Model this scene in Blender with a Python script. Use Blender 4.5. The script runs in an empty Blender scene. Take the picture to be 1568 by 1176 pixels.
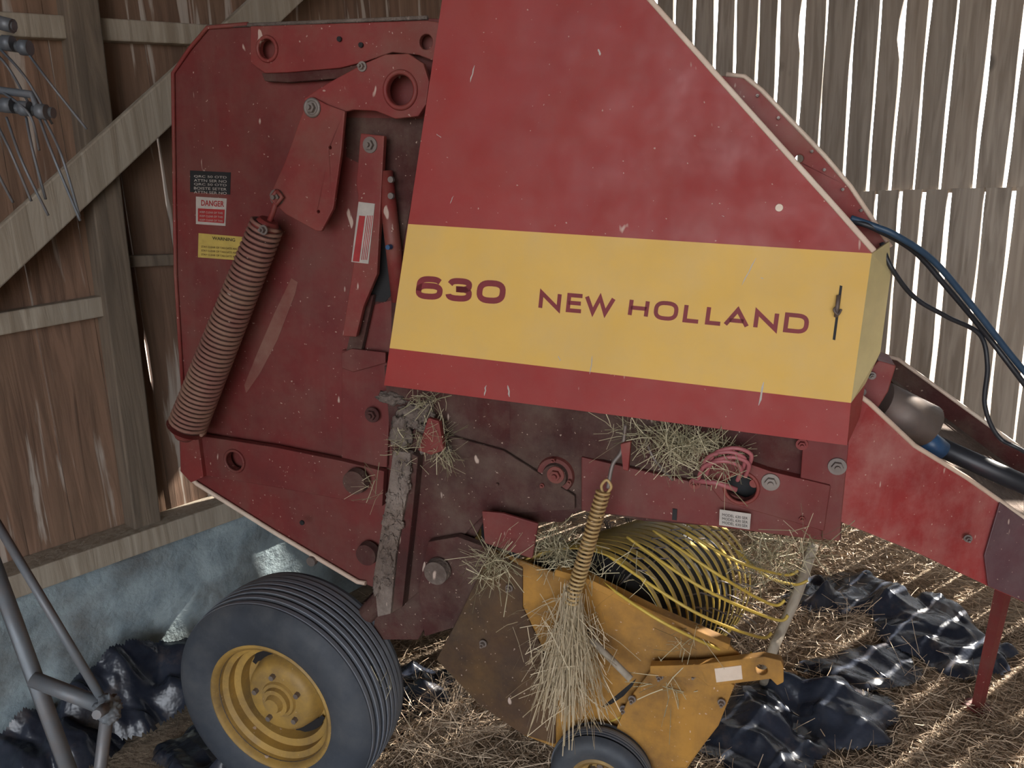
import bpy, bmesh, math, random
from mathutils import Vector, Matrix, noise
random.seed(7)
sc = bpy.context.scene
try:
    sc.view_settings.view_transform='Standard'
except Exception as e: print(e)
# ------------------------------------------------------------ camera model
F = 1180.0; CX, CY = 784.0, 588.0      # pixels in a 1568 wide frame
pitch, roll = math.radians(14), math.radians(2.0)
R0 = Vector((1,0,0)); U0 = Vector((0,math.sin(pitch),math.cos(pitch)))
FW = Vector((0,math.cos(pitch),-math.sin(pitch)))
RR = R0*math.cos(roll)-U0*math.sin(roll)
UU = U0*math.cos(roll)+R0*math.sin(roll)
C = Vector((0,0,0))
def ray(px,py): return RR*((px-CX)/F)+UU*((CY-py)/F)+FW
def U(px,py,d): return C+ray(px,py)*d
bu = (RR*0.9457+UU*-0.1204+FW*-0.3023).normalized()
bw = Vector((0,0,1)).cross(bu).normalized()
bv = bu.cross(bw).normalized()
O = U(960,470,2.1)
def P(px,py,c=0.0):
    d=ray(px,py); t=(c-(C-O).dot(bw))/d.dot(bw)
    q=C+d*t-O
    return Vector((q.dot(bu),c,q.dot(bv)))
def toW(l): return O+bu*l.x+bw*l.y+bv*l.z
def toL(wp):
    q=wp-O; return Vector((q.dot(bu),q.dot(bw),q.dot(bv)))
def S(px,py,c=0.0): # metres per pixel there
    return (toW(P(px,py,c))-C).dot(FW)/F
WR=0.42
H = WR - toW(P(410,1088,-0.1)).z
C.z = H; O.z += H
print("CAMERA HEIGHT",H)
# ------------------------------------------------------------ materials
def new_mat(name):
    m=bpy.data.materials.new(name); m.use_nodes=True
    nt=m.node_tree; b=nt.nodes["Principled BSDF"]; return m,nt,b
def mixc(nt,fac,a,b):
    n=nt.nodes.new("ShaderNodeMix"); n.data_type='RGBA'
    if hasattr(fac,'links') or hasattr(fac,'is_linked'): nt.links.new(fac,n.inputs[0])
    else: n.inputs[0].default_value=fac
    for i,x in ((6,a),(7,b)):
        if isinstance(x,(tuple,list)): n.inputs[i].default_value=(*x[:3],1)
        else: nt.links.new(x,n.inputs[i])
    return n.outputs[2]
def nz(nt,scale,detail=4,stretch=(1,1,1),rough=.6,off=0):
    tc=nt.nodes.new("ShaderNodeTexCoord"); mp=nt.nodes.new("ShaderNodeMapping")
    mp.inputs['Scale'].default_value=stretch; mp.inputs['Location'].default_value=(off,off,off)
    n=nt.nodes.new("ShaderNodeTexNoise"); n.inputs['Scale'].default_value=scale
    n.inputs['Detail'].default_value=detail; n.inputs['Roughness'].default_value=rough
    nt.links.new(tc.outputs['Object'],mp.inputs[0]); nt.links.new(mp.outputs[0],n.inputs['Vector'])
    return n.outputs['Fac']
def ramp(nt,fac,lo,hi,a=0,b=1):
    n=nt.nodes.new("ShaderNodeMapRange"); nt.links.new(fac,n.inputs[0])
    n.inputs[1].default_value=lo;n.inputs[2].default_value=hi;n.inputs[3].default_value=a;n.inputs[4].default_value=b
    return n.outputs[0]
def bump(nt,b,fac,strength=.3,dist=.01):
    n=nt.nodes.new("ShaderNodeBump"); n.inputs['Strength'].default_value=strength; n.inputs['Distance'].default_value=dist
    nt.links.new(fac,n.inputs['Height']); nt.links.new(n.outputs[0],b.inputs['Normal'])
def paint(name,col,col2=None,dust=(0.30,0.20,0.15),dustamt=.35,rough=.45,specks=True,metal=0,streak=0,bmp=.08):
    m,nt,b=new_mat(name)
    col2=col2 or tuple(c*.7 for c in col)
    c=mixc(nt,ramp(nt,nz(nt,3.0,5),.35,.7),col,col2)
    if dustamt>0: c=mixc(nt,ramp(nt,nz(nt,5.0,8,rough=.7,off=3),.42,.75,0,dustamt),c,dust)
    if streak>0: c=mixc(nt,ramp(nt,nz(nt,9,6,(1,1,.12),off=13),.5,.78,0,streak),c,dust)
    if specks:
        c=mixc(nt,ramp(nt,nz(nt,22,2,(1,1,.35),off=9),.715,.74,0,.8),c,(.60,.46,.38))
        c=mixc(nt,ramp(nt,nz(nt,90,1,off=5),.74,.77,0,.6),c,(.6,.45,.36))
    nt.links.new(c,b.inputs['Base Color'])
    nt.links.new(ramp(nt,nz(nt,8,5),.3,.7,rough-.08,rough+.18),b.inputs['Roughness'])
    b.inputs['Metallic'].default_value=metal
    bump(nt,b,nz(nt,60,3),bmp,.002 if bmp<.2 else .01)
    return m
def flat(name,col,rough=.6,metal=0):
    m,nt,b=new_mat(name); 
    c=mixc(nt,ramp(nt,nz(nt,20,4),.3,.7),col,tuple(x*.75 for x in col))
    nt.links.new(c,b.inputs['Base Color'])
    b.inputs['Roughness'].default_value=rough; b.inputs['Metallic'].default_value=metal; return m
RED=paint("red_paint",(.32,.026,.022),(.265,.021,.018),dust=(.28,.11,.08),dustamt=.2,rough=.52)
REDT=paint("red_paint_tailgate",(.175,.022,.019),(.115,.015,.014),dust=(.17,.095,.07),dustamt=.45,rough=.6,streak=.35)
REDP=paint("red_paint_plates",(.235,.030,.026),(.16,.020,.017),dust=(.22,.13,.09),dustamt=.5,rough=.6)
REDD=paint("red_paint_dirt_and_shade",(.078,.016,.014),(.042,.013,.011),dust=(.12,.08,.06),dustamt=.95,rough=.85,streak=.5,bmp=.4)  # dirty red; also colours the painted shade behind the tailgate links
REDB=paint("red_paint_tongue",(.33,.032,.032),(.25,.03,.03),dust=(.5,.30,.26),dustamt=.45,rough=.48,streak=.3)
YEL=paint("yellow_stripe_paint",(.74,.46,.11),(.68,.42,.10),dust=(.58,.42,.20),dustamt=.4,rough=.65,specks=False)
YEL2=paint("yellow_edge_paint",(.80,.66,.32),dustamt=.2,rough=.5,specks=False)
CREAM=paint("cream_edge",(.72,.6,.48),(.6,.42,.32),dustamt=.4,specks=False)
OCHRE=paint("ochre_paint",(.46,.23,.04),(.32,.15,.025),dust=(.11,.06,.025),dustamt=.9,rough=.7,streak=.5)
OCHRED=paint("ochre_dark_brown",(.085,.045,.025),(.045,.028,.018),dust=(.20,.11,.035),dustamt=.5,rough=.85,bmp=.3)
RIMY=paint("rim_yellow",(.46,.28,.065),(.34,.20,.045),dust=(.12,.08,.045),dustamt=1.0,rough=.6,streak=.35)
BANDY=paint("band_yellow",(.62,.43,.07),(.45,.30,.05),dust=(.2,.15,.08),dustamt=.5,specks=False)
MAROON=flat("maroon_lettering",(.23,.018,.025),.6)
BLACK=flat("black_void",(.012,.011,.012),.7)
RUBBER=paint("tyre_rubber",(.045,.053,.068),(.030,.036,.046),dust=(.13,.13,.13),dustamt=.5,rough=.6,specks=False)
TREAD=paint("tyre_ribs_painted_sheen",(.20,.22,.26),(.13,.15,.18),dust=(.28,.27,.26),dustamt=.5,rough=.6,specks=False)  # ribs coloured lighter to paint in sky light on the tread
STEEL=paint("dusty_steel",(.25,.22,.20),(.14,.11,.10),dust=(.2,.12,.07),dustamt=.5,rough=.5,specks=False,metal=.4)
GALV=paint("galvanised_steel",(.16,.18,.20),(.09,.10,.115),dust=(.18,.11,.07),dustamt=.6,rough=.5,specks=False,metal=.3)
CRUST=paint("mud_crust",(.17,.125,.10),(.07,.05,.042),dust=(.42,.35,.30),dustamt=.6,rough=.95,bmp=.9,streak=.3)
STREAK=paint("worn_dust_streak",(.22,.08,.06),(.17,.05,.04),dust=(.26,.15,.11),dustamt=.8,rough=.8,specks=False)
SPRINGM=paint("dusty_spring",(.28,.13,.10),(.20,.085,.065),dust=(.32,.22,.14),dustamt=.8,rough=.7,specks=False)
SPRY=paint("tan_spring",(.50,.34,.14),(.4,.25,.1),dustamt=.4,specks=False)
WHITE=flat("decal_white",(.50,.45,.40),.5); DYEL=flat("decal_yellow",(.58,.42,.10),.5); DRED=flat("decal_red",(.4,.03,.03),.5)
PINK=flat("pink_hose",(.40,.12,.13),.5)
BLUEH=flat("blue_hose",(.028,.065,.12),.45); BLUEC=flat("blue_collar",(.03,.09,.2),.4)
BLKP=flat("black_plastic_pipe",(.02,.022,.028),.45)
def wood(name,c1,c2,c3,sc_=1.0,streak=None,samt=.7,slo=.62,dark=.5):
    m,nt,b=new_mat(name)
    g=nt.nodes.new("ShaderNodeNewGeometry")
    tc=nt.nodes.new("ShaderNodeTexCoord")
    cmb=nt.nodes.new("ShaderNodeVectorMath"); cmb.operation='MULTIPLY_ADD'
    rv=nt.nodes.new("ShaderNodeCombineXYZ")
    for i in range(3): nt.links.new(g.outputs['Random Per Island'],rv.inputs[i])
    nt.links.new(rv.outputs[0],cmb.inputs[0]); cmb.inputs[1].default_value=(37,53,71); nt.links.new(tc.outputs['Object'],cmb.inputs[2])
    mp=nt.nodes.new("ShaderNodeMapping"); mp.inputs['Scale'].default_value=(1,1,.07)
    nt.links.new(cmb.outputs[0],mp.inputs[0])
    n=nt.nodes.new("ShaderNodeTexNoise"); n.inputs['Scale'].default_value=28*sc_; n.inputs['Detail'].default_value=6; n.inputs['Distortion'].default_value=.8
    nt.links.new(mp.outputs[0],n.inputs['Vector'])
    n2=nt.nodes.new("ShaderNodeTexNoise"); n2.inputs['Scale'].default_value=3; n2.inputs['Detail'].default_value=5
    mp2=nt.nodes.new("ShaderNodeMapping"); mp2.inputs['Scale'].default_value=(1,1,.3); nt.links.new(cmb.outputs[0],mp2.inputs[0]); nt.links.new(mp2.outputs[0],n2.inputs['Vector'])
    c=mixc(nt,ramp(nt,n.outputs['Fac'],.38,.64),c1,c2)
    c=mixc(nt,ramp(nt,n2.outputs['Fac'],.4,.75,0,.75),c,c3)
    c=mixc(nt,ramp(nt,g.outputs['Random Per Island'],0,1,0,dark),c,tuple(x*.4 for x in c1))
    if streak:
        n3=nt.nodes.new("ShaderNodeTexNoise"); n3.inputs['Scale'].default_value=17; n3.inputs['Detail'].default_value=4; n3.inputs['Distortion'].default_value=.5
        mp3=nt.nodes.new("ShaderNodeMapping"); mp3.inputs['Scale'].default_value=(1,1,.08); nt.links.new(cmb.outputs[0],mp3.inputs[0]); nt.links.new(mp3.outputs[0],n3.inputs['Vector'])
        c=mixc(nt,ramp(nt,n3.outputs['Fac'],slo,slo+.06,0,samt),c,streak)
    vo=nt.nodes.new("ShaderNodeTexVoronoi"); vo.inputs['Scale'].default_value=2.6
    mp4=nt.nodes.new("ShaderNodeMapping"); mp4.inputs['Scale'].default_value=(1,1,.6); nt.links.new(cmb.outputs[0],mp4.inputs[0]); nt.links.new(mp4.outputs[0],vo.inputs['Vector'])
    c=mixc(nt,ramp(nt,vo.outputs['Distance'],.04,.09,.8,0),c,tuple(x*.25 for x in c1))
    nt.links.new(c,b.inputs['Base Color']); b.inputs['Roughness'].default_value=.85
    bump(nt,b,n.outputs['Fac'],.6,.008)
    return m
WOODG=wood("weathered_grey_boards",(.48,.42,.35),(.28,.235,.19),(.44,.36,.28),streak=(.21,.17,.13),samt=.45,slo=.62,dark=.4)
WOODB=wood("brown_boards",(.25,.145,.095),(.12,.07,.045),(.29,.185,.12),streak=(.50,.44,.38),slo=.58)
WOODP=wood("pale_timber",(.44,.38,.30),(.28,.225,.165),(.34,.29,.23))
WOODD=wood("aged_timber",(.19,.145,.105),(.10,.078,.058),(.25,.19,.135))
def plaster():
    m,nt,b=new_mat("whitewashed_stone")
    c=mixc(nt,ramp(nt,nz(nt,6,8),.35,.65),(.34,.41,.43),(.19,.24,.265))
    c=mixc(nt,ramp(nt,nz(nt,3,6,off=4),.46,.68,0,.85),c,(.12,.11,.10))
    nt.links.new(c,b.inputs['Base Color']); b.inputs['Roughness'].default_value=.9
    bump(nt,b,nz(nt,12,6),.6,.03); return m
STONE=plaster()
def dirt():
    m,nt,b=new_mat("straw_dirt_floor")
    c=mixc(nt,ramp(nt,nz(nt,9,9,rough=.75),.35,.65),(.17,.12,.08),(.38,.29,.20))
    c=mixc(nt,ramp(nt,nz(nt,1.6,4,off=7),.45,.65,0,.6),c,(.09,.06,.045))
    nt.links.new(c,b.inputs['Base Color']); b.inputs['Roughness'].default_value=.95
    bump(nt,b,nz(nt,40,6),1,.02); return m
DIRT=dirt()
def haymat(name,a,b_):
    m,nt,b=new_mat(name)
    g=nt.nodes.new("ShaderNodeNewGeometry")
    c=mixc(nt,g.outputs['Random Per Island'],a,b_)
    nt.links.new(c,b.inputs['Base Color']); b.inputs['Roughness'].default_value=.7; return m
HAY=haymat("hay_brown",(.20,.135,.085),(.66,.51,.36)); HAYL=haymat("hay_pale",(.30,.23,.13),(.72,.60,.42)); HAYG=haymat("hay_greenish",(.19,.17,.09),(.62,.54,.36))
def plastic():
    m,nt,b=new_mat("black_plastic_film")
    c=mixc(nt,ramp(nt,nz(nt,5,6),.4,.7),(.012,.015,.025),(.035,.042,.06))
    c=mixc(nt,ramp(nt,nz(nt,6,8,off=3),.55,.75,0,.55),c,(.14,.105,.08))
    nt.links.new(c,b.inputs['Base Color']); b.inputs['Roughness'].default_value=.27
    bump(nt,b,nz(nt,11,3),.35,.02); return m
PLAST=plastic()
# ------------------------------------------------------------ mesh helpers
def link(name,me,mats,parent=None,smooth=False):
    o=bpy.data.objects.new(name,me); sc.collection.objects.link(o)
    for m in (mats if isinstance(mats,(list,tuple)) else [mats]): me.materials.append(m)
    if parent: o.parent=parent
    if smooth:
        for p in me.polygons: p.use_smooth=True
    return o
def bevel(o,w=.003,s=2):
    md=o.modifiers.new("bevel",'BEVEL'); md.width=w; md.segments=s; md.limit_method='ANGLE'; md.angle_limit=math.radians(40)
BAL=bpy.data.objects.new("round_hay_baler",None); sc.collection.objects.link(BAL)
BAL.matrix_world=Matrix(((bu.x,bw.x,bv.x,O.x),(bu.y,bw.y,bv.y,O.y),(bu.z,bw.z,bv.z,O.z),(0,0,0,1)))
def plate(name,pts,c=0.0,th=.01,mat=REDP,holes=(),bev=.003):
    """sheet cut to an outline standing in the lengthwise plane at depth c; holes=(px,py,rpx)"""
    bm=bmesh.new(); es=[]
    def loop(vs):
        v=[bm.verts.new(p) for p in vs]
        for i in range(len(v)): es.append(bm.edges.new((v[i],v[(i+1)%len(v)])))
    loop([P(p[0],p[1],p[2] if len(p)>2 else c) for p in pts])
    for (hx,hy,hr) in holes:
        ce=P(hx,hy,c); r=hr*S(hx,hy,c)
        loop([ce+Vector((math.cos(a)*r,0,math.sin(a)*r)) for a in [i*math.tau/24 for i in range(24)]])
    bmesh.ops.triangle_fill(bm,edges=es,use_beauty=True,normal=(0,-1,0))
    fs=list(bm.faces)
    ex=bmesh.ops.extrude_face_region(bm,geom=fs)
    bmesh.ops.translate(bm,verts=[g for g in ex['geom'] if isinstance(g,bmesh.types.BMVert)],vec=(0,th,0))
    bmesh.ops.recalc_face_normals(bm,faces=bm.faces)
    me=bpy.data.meshes.new(name); bm.to_mesh(me); bm.free()
    o=link(name,me,mat,BAL)
    if bev: bevel(o,bev)
    return o
def tube_data(pts,r,seg=8,cap=True):
    vs=[];fs=[]; n=len(pts); rr=r if isinstance(r,(list,tuple)) else [r]*n
    t=(pts[1]-pts[0]).normalized(); up=Vector((0,0,1)) if abs(t.z)<.9 else Vector((1,0,0))
    nrm=t.cross(up).normalized()
    for i in range(n):
        t=(pts[min(i+1,n-1)]-pts[max(i-1,0)]).normalized()
        nrm=(nrm-t*nrm.dot(t)).normalized(); bi=t.cross(nrm)
        for k in range(seg):
            a=k*math.tau/seg; vs.append(pts[i]+nrm*math.cos(a)*rr[i]+bi*math.sin(a)*rr[i])
    for i in range(n-1):
        for k in range(seg):
            a=i*seg+k;b=i*seg+(k+1)%seg; fs.append((a,b,b+seg,a+seg))
    if cap: fs.append(tuple(range(seg))[::-1]); fs.append(tuple((n-1)*seg+k for k in range(seg)))
    return vs,fs
def mesh_from(name,parts,mat,parent=None,smooth=True):
    V=[];Fa=[]
    for vs,fs in parts:
        o=len(V); V+=[tuple(v) for v in vs]; Fa+=[tuple(i+o for i in f) for f in fs]
    me=bpy.data.meshes.new(name); me.from_pydata(V,[],Fa); me.update()
    o=link(name,me,mat,parent,False)
    if smooth:
        for p in me.polygons: p.use_smooth=len(p.vertices)<=4
    return o
def smooth_pts(pts,k=8):
    out=[]; n=len(pts)
    for i in range(n-1):
        p0=pts[max(i-1,0)];p1=pts[i];p2=pts[i+1];p3=pts[min(i+2,n-1)]
        for j in range(k):
            t=j/k; out.append(.5*((2*p1)+(p2-p0)*t+(2*p0-5*p1+4*p2-p3)*t*t+(3*p1-p0-3*p2+p3)*t*t*t))
    out.append(pts[-1]); return out
def rod(name,pts,r,mat,parent=BAL,seg=10,sm=False):
    p=[P(*q) if parent is BAL else q for q in pts]
    if sm: p=smooth_pts(p)
    return mesh_from(name,[tube_data(p,r,seg)],mat,parent)
def cyl_data(ce,axis,r0,r1,l,seg=24):
    a=axis.normalized(); return tube_data([ce,ce+a*l],[r0,r1],seg)
def hexbolt(px,py,c,rp=8,mat=STEEL,washer=True,name="bolt"):
    ce=P(px,py,c); r=rp*S(px,py,c); Y=Vector((0,-1,0)); parts=[]
    if washer: parts.append(cyl_data(ce,Y,r*1.55,r*1.5,.004,20))
    parts.append(cyl_data(ce,Y,r,r*.95,.016,6)); parts.append(cyl_data(ce,Y,r*.5,r*.45,.026,10))
    return mesh_from(name,parts,mat,BAL,False)
def ring(px,py,c,rp,tp,mat,name="boss_ring"):
    ce=P(px,py,c); r=rp*S(px,py,c); t=tp*S(px,py,c)
    pts=[ce+Vector((math.cos(a)*r,0,math.sin(a)*r)) for a in [i*math.tau/28 for i in range(29)]]
    return mesh_from(name,[tube_data(pts,t,8,False)],mat,BAL)
def disc(px,py,c,rp,l,mat,name="hub_disc",seg=28):
    ce=P(px,py,c); r=rp*S(px,py,c)
    return mesh_from(name,[cyl_data(ce,Vector((0,-1,0)),r,r*.93,l,seg)],mat,BAL,False)
def helix_data(p0,p1,r0,r1,turns,wire,seg=6,per=16):
    ax=(p1-p0); L=ax.length; a=ax.normalized(); n=a.cross(Vector((0,1,0))).normalized(); b=a.cross(n)
    N=int(turns*per); pts=[]
    for i in range(N+1):
        t=i/N; th=t*turns*math.tau; r=r0+(r1-r0)*t
        pts.append(p0+ax*t+n*math.cos(th)*r+b*math.sin(th)*r)
    return tube_data(pts,wire,seg)
def strands_obj(name,lst,mat,parent=None):
    V=[];Fa=[]
    for p,d,L,w,bend in lst:
        d=d.normalized(); s=d.cross(Vector((random.uniform(-1,1),random.uniform(-1,1),random.uniform(-1,1)))); 
        if s.length<1e-4: continue
        s=s.normalized()*w*.5; o=len(V)
        for k in range(3):
            q=p+d*L*(k/2)+bend*(k/2)**2
            V+=[tuple(q+s),tuple(q-s)]
        Fa+=[(o,o+1,o+3,o+2),(o+2,o+3,o+5,o+4)]
    me=bpy.data.meshes.new(name); me.from_pydata(V,[],Fa); me.update()
    return link(name,me,mat,parent)
def rv(s=1): return Vector((random.gauss(0,s),random.gauss(0,s),random.gauss(0,s)))
# ------------------------------------------------------------ BALER side shield
top=[(692,-100),(905,-100),(990,0),(1092,116),(1180,214),(1262,305),(1335,388),(625,343)]
mid=[(625,343),(1335,388),(1303,617),(596.5,533)]
bot=[(596.5,533),(1303,617),(1297,682),(588,590)]
plate("shield_upper_red",top,0,.025,RED,bev=0)
plate("shield_yellow_stripe",mid,0,.025,YEL,bev=0)
plate("shield_lower_red",bot,0,.025,RED,bev=0)
plate("shield_sloping_edge",[(905,-100),(990,0),(1092,116),(1180,214),(1262,305),(1335,388),(1343,382),(1270,300),(1187,208),(1099,110),(998,-4),(914,-104)],-.004,.05,CREAM)
plate("shield_front_fold_yellow",[(1335,388,0),(1362,370,.10),(1364,420,.10),(1348,540,.10),(1325,588,.08),(1303,617,0)],0,.02,YEL2,bev=0)
plate("shield_front_fold_red",[(1303,617,0),(1325,588,.08),(1316,640,.08),(1297,682,0)],0,.02,RED,bev=0)
plate("upper_front_bulkhead",[(1095,116),(1140,117),(1166,138),(1215,190),(1262,238),(1302,285),(1340,340),(1364,378),(1340,400),(1150,300)],.12,.012,REDP,holes=[(1224,243,6)])
rod("bulkhead_flange",[(1112,114,.12),(1140,117,.12),(1166,138,.12),(1262,238,.12),(1302,285,.12),(1364,378,.12)],.006,CREAM)
for (x,y) in [(1160,147),(1192,181),(1243,232),(1262,260),(1290,290),(1318,322)]: hexbolt(x,y,.12,2.6,STEEL,False)
plate("latch_slot",[(1286,437),(1290,438),(1279,521),(1275,520)],-.0015,.002,BLACK,bev=0)
mesh_from("latch_pin",[tube_data([P(1284,452,-.012),P(1282,470,-.018),P(1280,485,-.012)],.005,8),tube_data(smooth_pts([P(1284,468,-.01),P(1277,474,-.02),P(1283,482,-.02),P(1288,474,-.01)]),.003,6)],STEEL,BAL)
disc(1193,318,0,6,.004,CREAM,"shield_stud")
FL=[]
for (x,y,dx,dy,w) in [(727,100,-7,26,2.2),(1158,395,-22,42,1.6),(1170,585,-8,36,3),(907,545,-4,28,1.6),(744,590,-2,16,2.4),(778,590,2,18,3),(1128,490,6,-2,2),(1165,425,4,2,2.5),(754,515,3,0,2.5),(916,75,3,10,3),(668,205,8,6,1.6),(855,545,3,8,1.5),(694,300,-5,12,1.3),(1105,330,4,2,1.4),(1192,312,4,8,2.5)]:
    pts=[P(x+dx*k/4+random.uniform(-.8,.8),y+dy*k/4,-.0006) for k in range(5)]
    s=Vector((1,0,.1))*(w*.5*.0018); vs=[];fs=[]
    for k,p in enumerate(pts):
        f=(.3,1,.8,1,.2)[k]; vs+=[p-s*f,p+s*f]
    FL.append((vs,[(2*k,2*k+1,2*k+3,2*k+2) for k in range(4)]))
mesh_from("shield_scuffs",FL,WHITE,BAL,False)
# lettering
def ribbon(pl,w,closed=False):
    n=len(pl); L=[];Rr=[]
    for i in range(n):
        a=pl[(i-1)%n] if (closed or i>0) else None; b=pl[(i+1)%n] if (closed or i<n-1) else None
        p=pl[i]
        d1_=((p-a).normalized() if a is not None else (b-p).normalized()); d2_=((b-p).normalized() if b is not None else d1_)
        n1_=Vector((-d1_.z,0,d1_.x)); n2_=Vector((-d2_.z,0,d2_.x)); m=(n1_+n2_)
        if m.length<1e-3: m=n1_.copy()
        m.normalize(); k=min(1/max(m.dot(n1_),.3),2.4)
        L.append(p+m*w/2*k); Rr.append(p-m*w/2*k)
    vs=[];fs=[]
    for i in range(n): vs+=[L[i],Rr[i],L[i]+Vector((0,.001,0)),Rr[i]+Vector((0,.001,0))]
    for i in range(n if closed else n-1):
        j=(i+1)%n; fs+=[(4*i,4*i+1,4*j+1,4*j),(4*i+2,4*j+2,4*j+3,4*i+3),(4*i,4*j,4*j+2,4*i+2),(4*i+1,4*i+3,4*j+3,4*j+1)]
    return vs,fs
def sell(cx,cy,rx,ry,a0,a1,n=28,e=.72):
    o=[]
    for i in range(n+1):
        a=math.radians(a0+(a1-a0)*i/n); c_,s_=math.cos(a),math.sin(a)
        o.append((cx+rx*math.copysign(abs(c_)**e,c_),cy+ry*math.copysign(abs(s_)**e,s_)))
    return o
GL={'N':[([(0,0),(0,1),(1,0),(1,1)],0)],'E':[([(1,1),(0,1),(0,0),(1,0)],0),([(0,.5),(.93,.5)],0)],
 'W':[([(0,1),(.27,0),(.5,1),(.73,0),(1,1)],0)],'H':[([(0,0),(0,1)],0),([(1,0),(1,1)],0),([(0,.5),(1,.5)],0)],
 'O':[(sell(.5,.5,.5,.5,0,360)[:-1],1)],'L':[([(0,1),(0,0),(1,0)],0)],'A':[([(0,0),(.5,1),(1,0)],0),([(.17,.3),(.83,.3)],0)],
 'D':[([(0,0),(0,1),(.5,1)]+sell(.5,.5,.5,.5,90,-90,16)[1:-1]+[(.5,0)],1)],
 '0':[(sell(.5,.5,.5,.5,0,360)[:-1],1)],
 '6':[(sell(.5,.31,.5,.31,0,360)[:-1],1),([(.95,.86)]+sell(.5,.62,.5,.38,50,180,18)+[(.0,.3)],0)],
 '3':[([(.03,.8)]+sell(.5,.76,.46,.24,150,-80,20)+[(.35,.53)],0),([(.35,.53)]+sell(.5,.27,.5,.27,80,-165,22)+[(.0,.22)],0)]}
def word(name,chars,bl,br,tl,tr,sw):
    parts=[]; X0,X1=bl[0],br[0]
    A,B,Cc,D=[P(q[0],q[1],-.0012) for q in (bl,br,tl,tr)]
    for ch,x0,x1 in chars:
        for pl,cl in GL[ch]:
            pts=[]
            for gx,gy in pl:
                ins=sw*.5; 
                s=((x0+ins)+(x1-x0-2*ins)*gx-X0)/(X1-X0); hh=(tl[1]-bl[1]); t=(ins/abs(hh))+(1-2*ins/abs(hh))*gy
                pts.append((A*(1-s)+B*s)*(1-t)+(Cc*(1-s)+D*s)*t)
            parts.append(ribbon(pts,sw*S(X0,bl[1],0)*1.05,bool(cl)))
    mesh_from(name,parts,MAROON,BAL,False)
word("lettering_number",[('6',635,677),('3',682,722),('0',729,772)],(635,457),(772,466),(640,422),(776,431),8.5)
word("lettering_first_word",[('N',824,858),('E',867,893),('W',894,940)],(824,474),(940,484),(827,445),(943,455),5.8)
word("lettering_second_word",[('H',961,993),('O',1002,1040),('L',1049,1076),('L',1084,1110),('A',1112,1150),('N',1157,1192),('D',1201,1236)],(961,485),(1236,512),(965,456),(1240,482),5.8)
def letters(name,txt,bl,br,tl,tr,mat,c=-.0012,off=.0,par=BAL):
    cu=bpy.data.curves.new(name,'FONT'); cu.body=txt; cu.size=1; cu.offset=off; cu.resolution_u=3
    o=bpy.data.objects.new(name,cu); sc.collection.objects.link(o)
    dg=bpy.context.evaluated_depsgraph_get(); me=bpy.data.meshes.new_from_object(o.evaluated_get(dg))
    bpy.data.objects.remove(o)
    xs=[v.co.x for v in me.vertices]; ys=[v.co.y for v in me.vertices]
    x0,x1,y0,y1=min(xs),max(xs),min(ys),max(ys)
    A,B,Cc,D=[P(q[0],q[1],c) for q in (bl,br,tl,tr)]
    for v in me.vertices:
        s=(v.co.x-x0)/(x1-x0); t=(v.co.y-y0)/(y1-y0)
        v.co=(A*(1-s)+B*s)*(1-t)+(Cc*(1-s)+D*s)*t
    me.materials.clear()
    return link(name,me,mat,par)
# ------------------------------------------------------------ tailgate
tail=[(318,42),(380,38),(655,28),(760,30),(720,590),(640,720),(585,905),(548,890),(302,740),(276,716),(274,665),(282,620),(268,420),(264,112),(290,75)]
plate("tailgate_side_sheet",tail,.22,.012,REDT)
plate("tailgate_worn_streak",[(446,426),(456,432),(452,450),(425,520),(398,572),(377,602),(374,590),(392,545),(420,480)],.2185,.001,STREAK,bev=0)
rod("tailgate_rear_flange",[(380,37,.215),(318,42,.215),(290,75,.215),(265,112,.215),(269,420,.215),(281,610,.215)],.007,REDP)
rod("tailgate_lower_flange_lit",[(276,716,.21),(302,741,.21),(420,815,.21),(548,891,.21),(560,893,.21)],.009,CREAM)  # pale colour paints the light caught along this flange
rod("tailgate_top_edge",[(318,41,.215),(655,27,.215)],.006,CRUST)
plate("upper_pivot_bar",[(383,40),(655,31),(672,34),(668,95),(640,84),(600,80),(560,94),(520,104),(440,111),(405,112),(383,96)],.17,.02,REDP,holes=[(409,75,14),(652,64,11)])
ring(409,75,.168,17,3,REDP); 
plate("bar_lip",[(400,112),(520,105),(560,96),(562,104),(520,120),(440,126),(405,124)],.18,.03,REDD)
plate("bellcrank_upper",[(465,150),(500,128),(555,98),(590,83),(625,82),(648,97),(657,125),(652,160),(640,178),(605,182),(575,170),(540,168),(526,172),(500,182),(470,176)],.13,.02,REDP,holes=[(613,138,22)])
ring(613,138,.13,26,4,REDP)
plate("bellcrank_lower",[(468,158),(478,148),(500,160),(528,170),(522,235),(510,320),(492,354),(484,354),(437,328),(416,308),(416,292),(436,248)],.11,.015,REDP,holes=[(487,324,2.5),(505,226,2.5)])
hexbolt(478,165,.11,8); hexbolt(424,302,.11,8); ring(478,165,.108,12,3,STEEL,"pin_collar"); hexbolt(555,102,.128,5)
plate("painted_shade_behind_links",[(530,180),(655,182),(600,460),(560,470),(590,270),(530,240)],.216,.004,REDD,bev=0)  # flat dark plate over the sheet, painting the shade behind the links
plate("painted_shade_gap",[(577,290),(590,290),(605,445),(590,462),(566,462)],.212,.003,BLACK,bev=0)  # black strip painting the deep shadow beside the cylinder
plate("latch_strut",[(552,204),(588,208),(584,290),(577,420),(556,470),(545,516),(524,515),(534,450),(545,380),(548,300),(545,282)],.15,.02,REDP)
plate("strut_inner_bar",[(550,450),(572,452),(548,560),(525,560)],.19,.02,REDD)
hexbolt(567,222,.15,8)
rod("hydraulic_cylinder",[(589,262,.18),(612,462,.18)],.026,REDP,seg=20)
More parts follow.
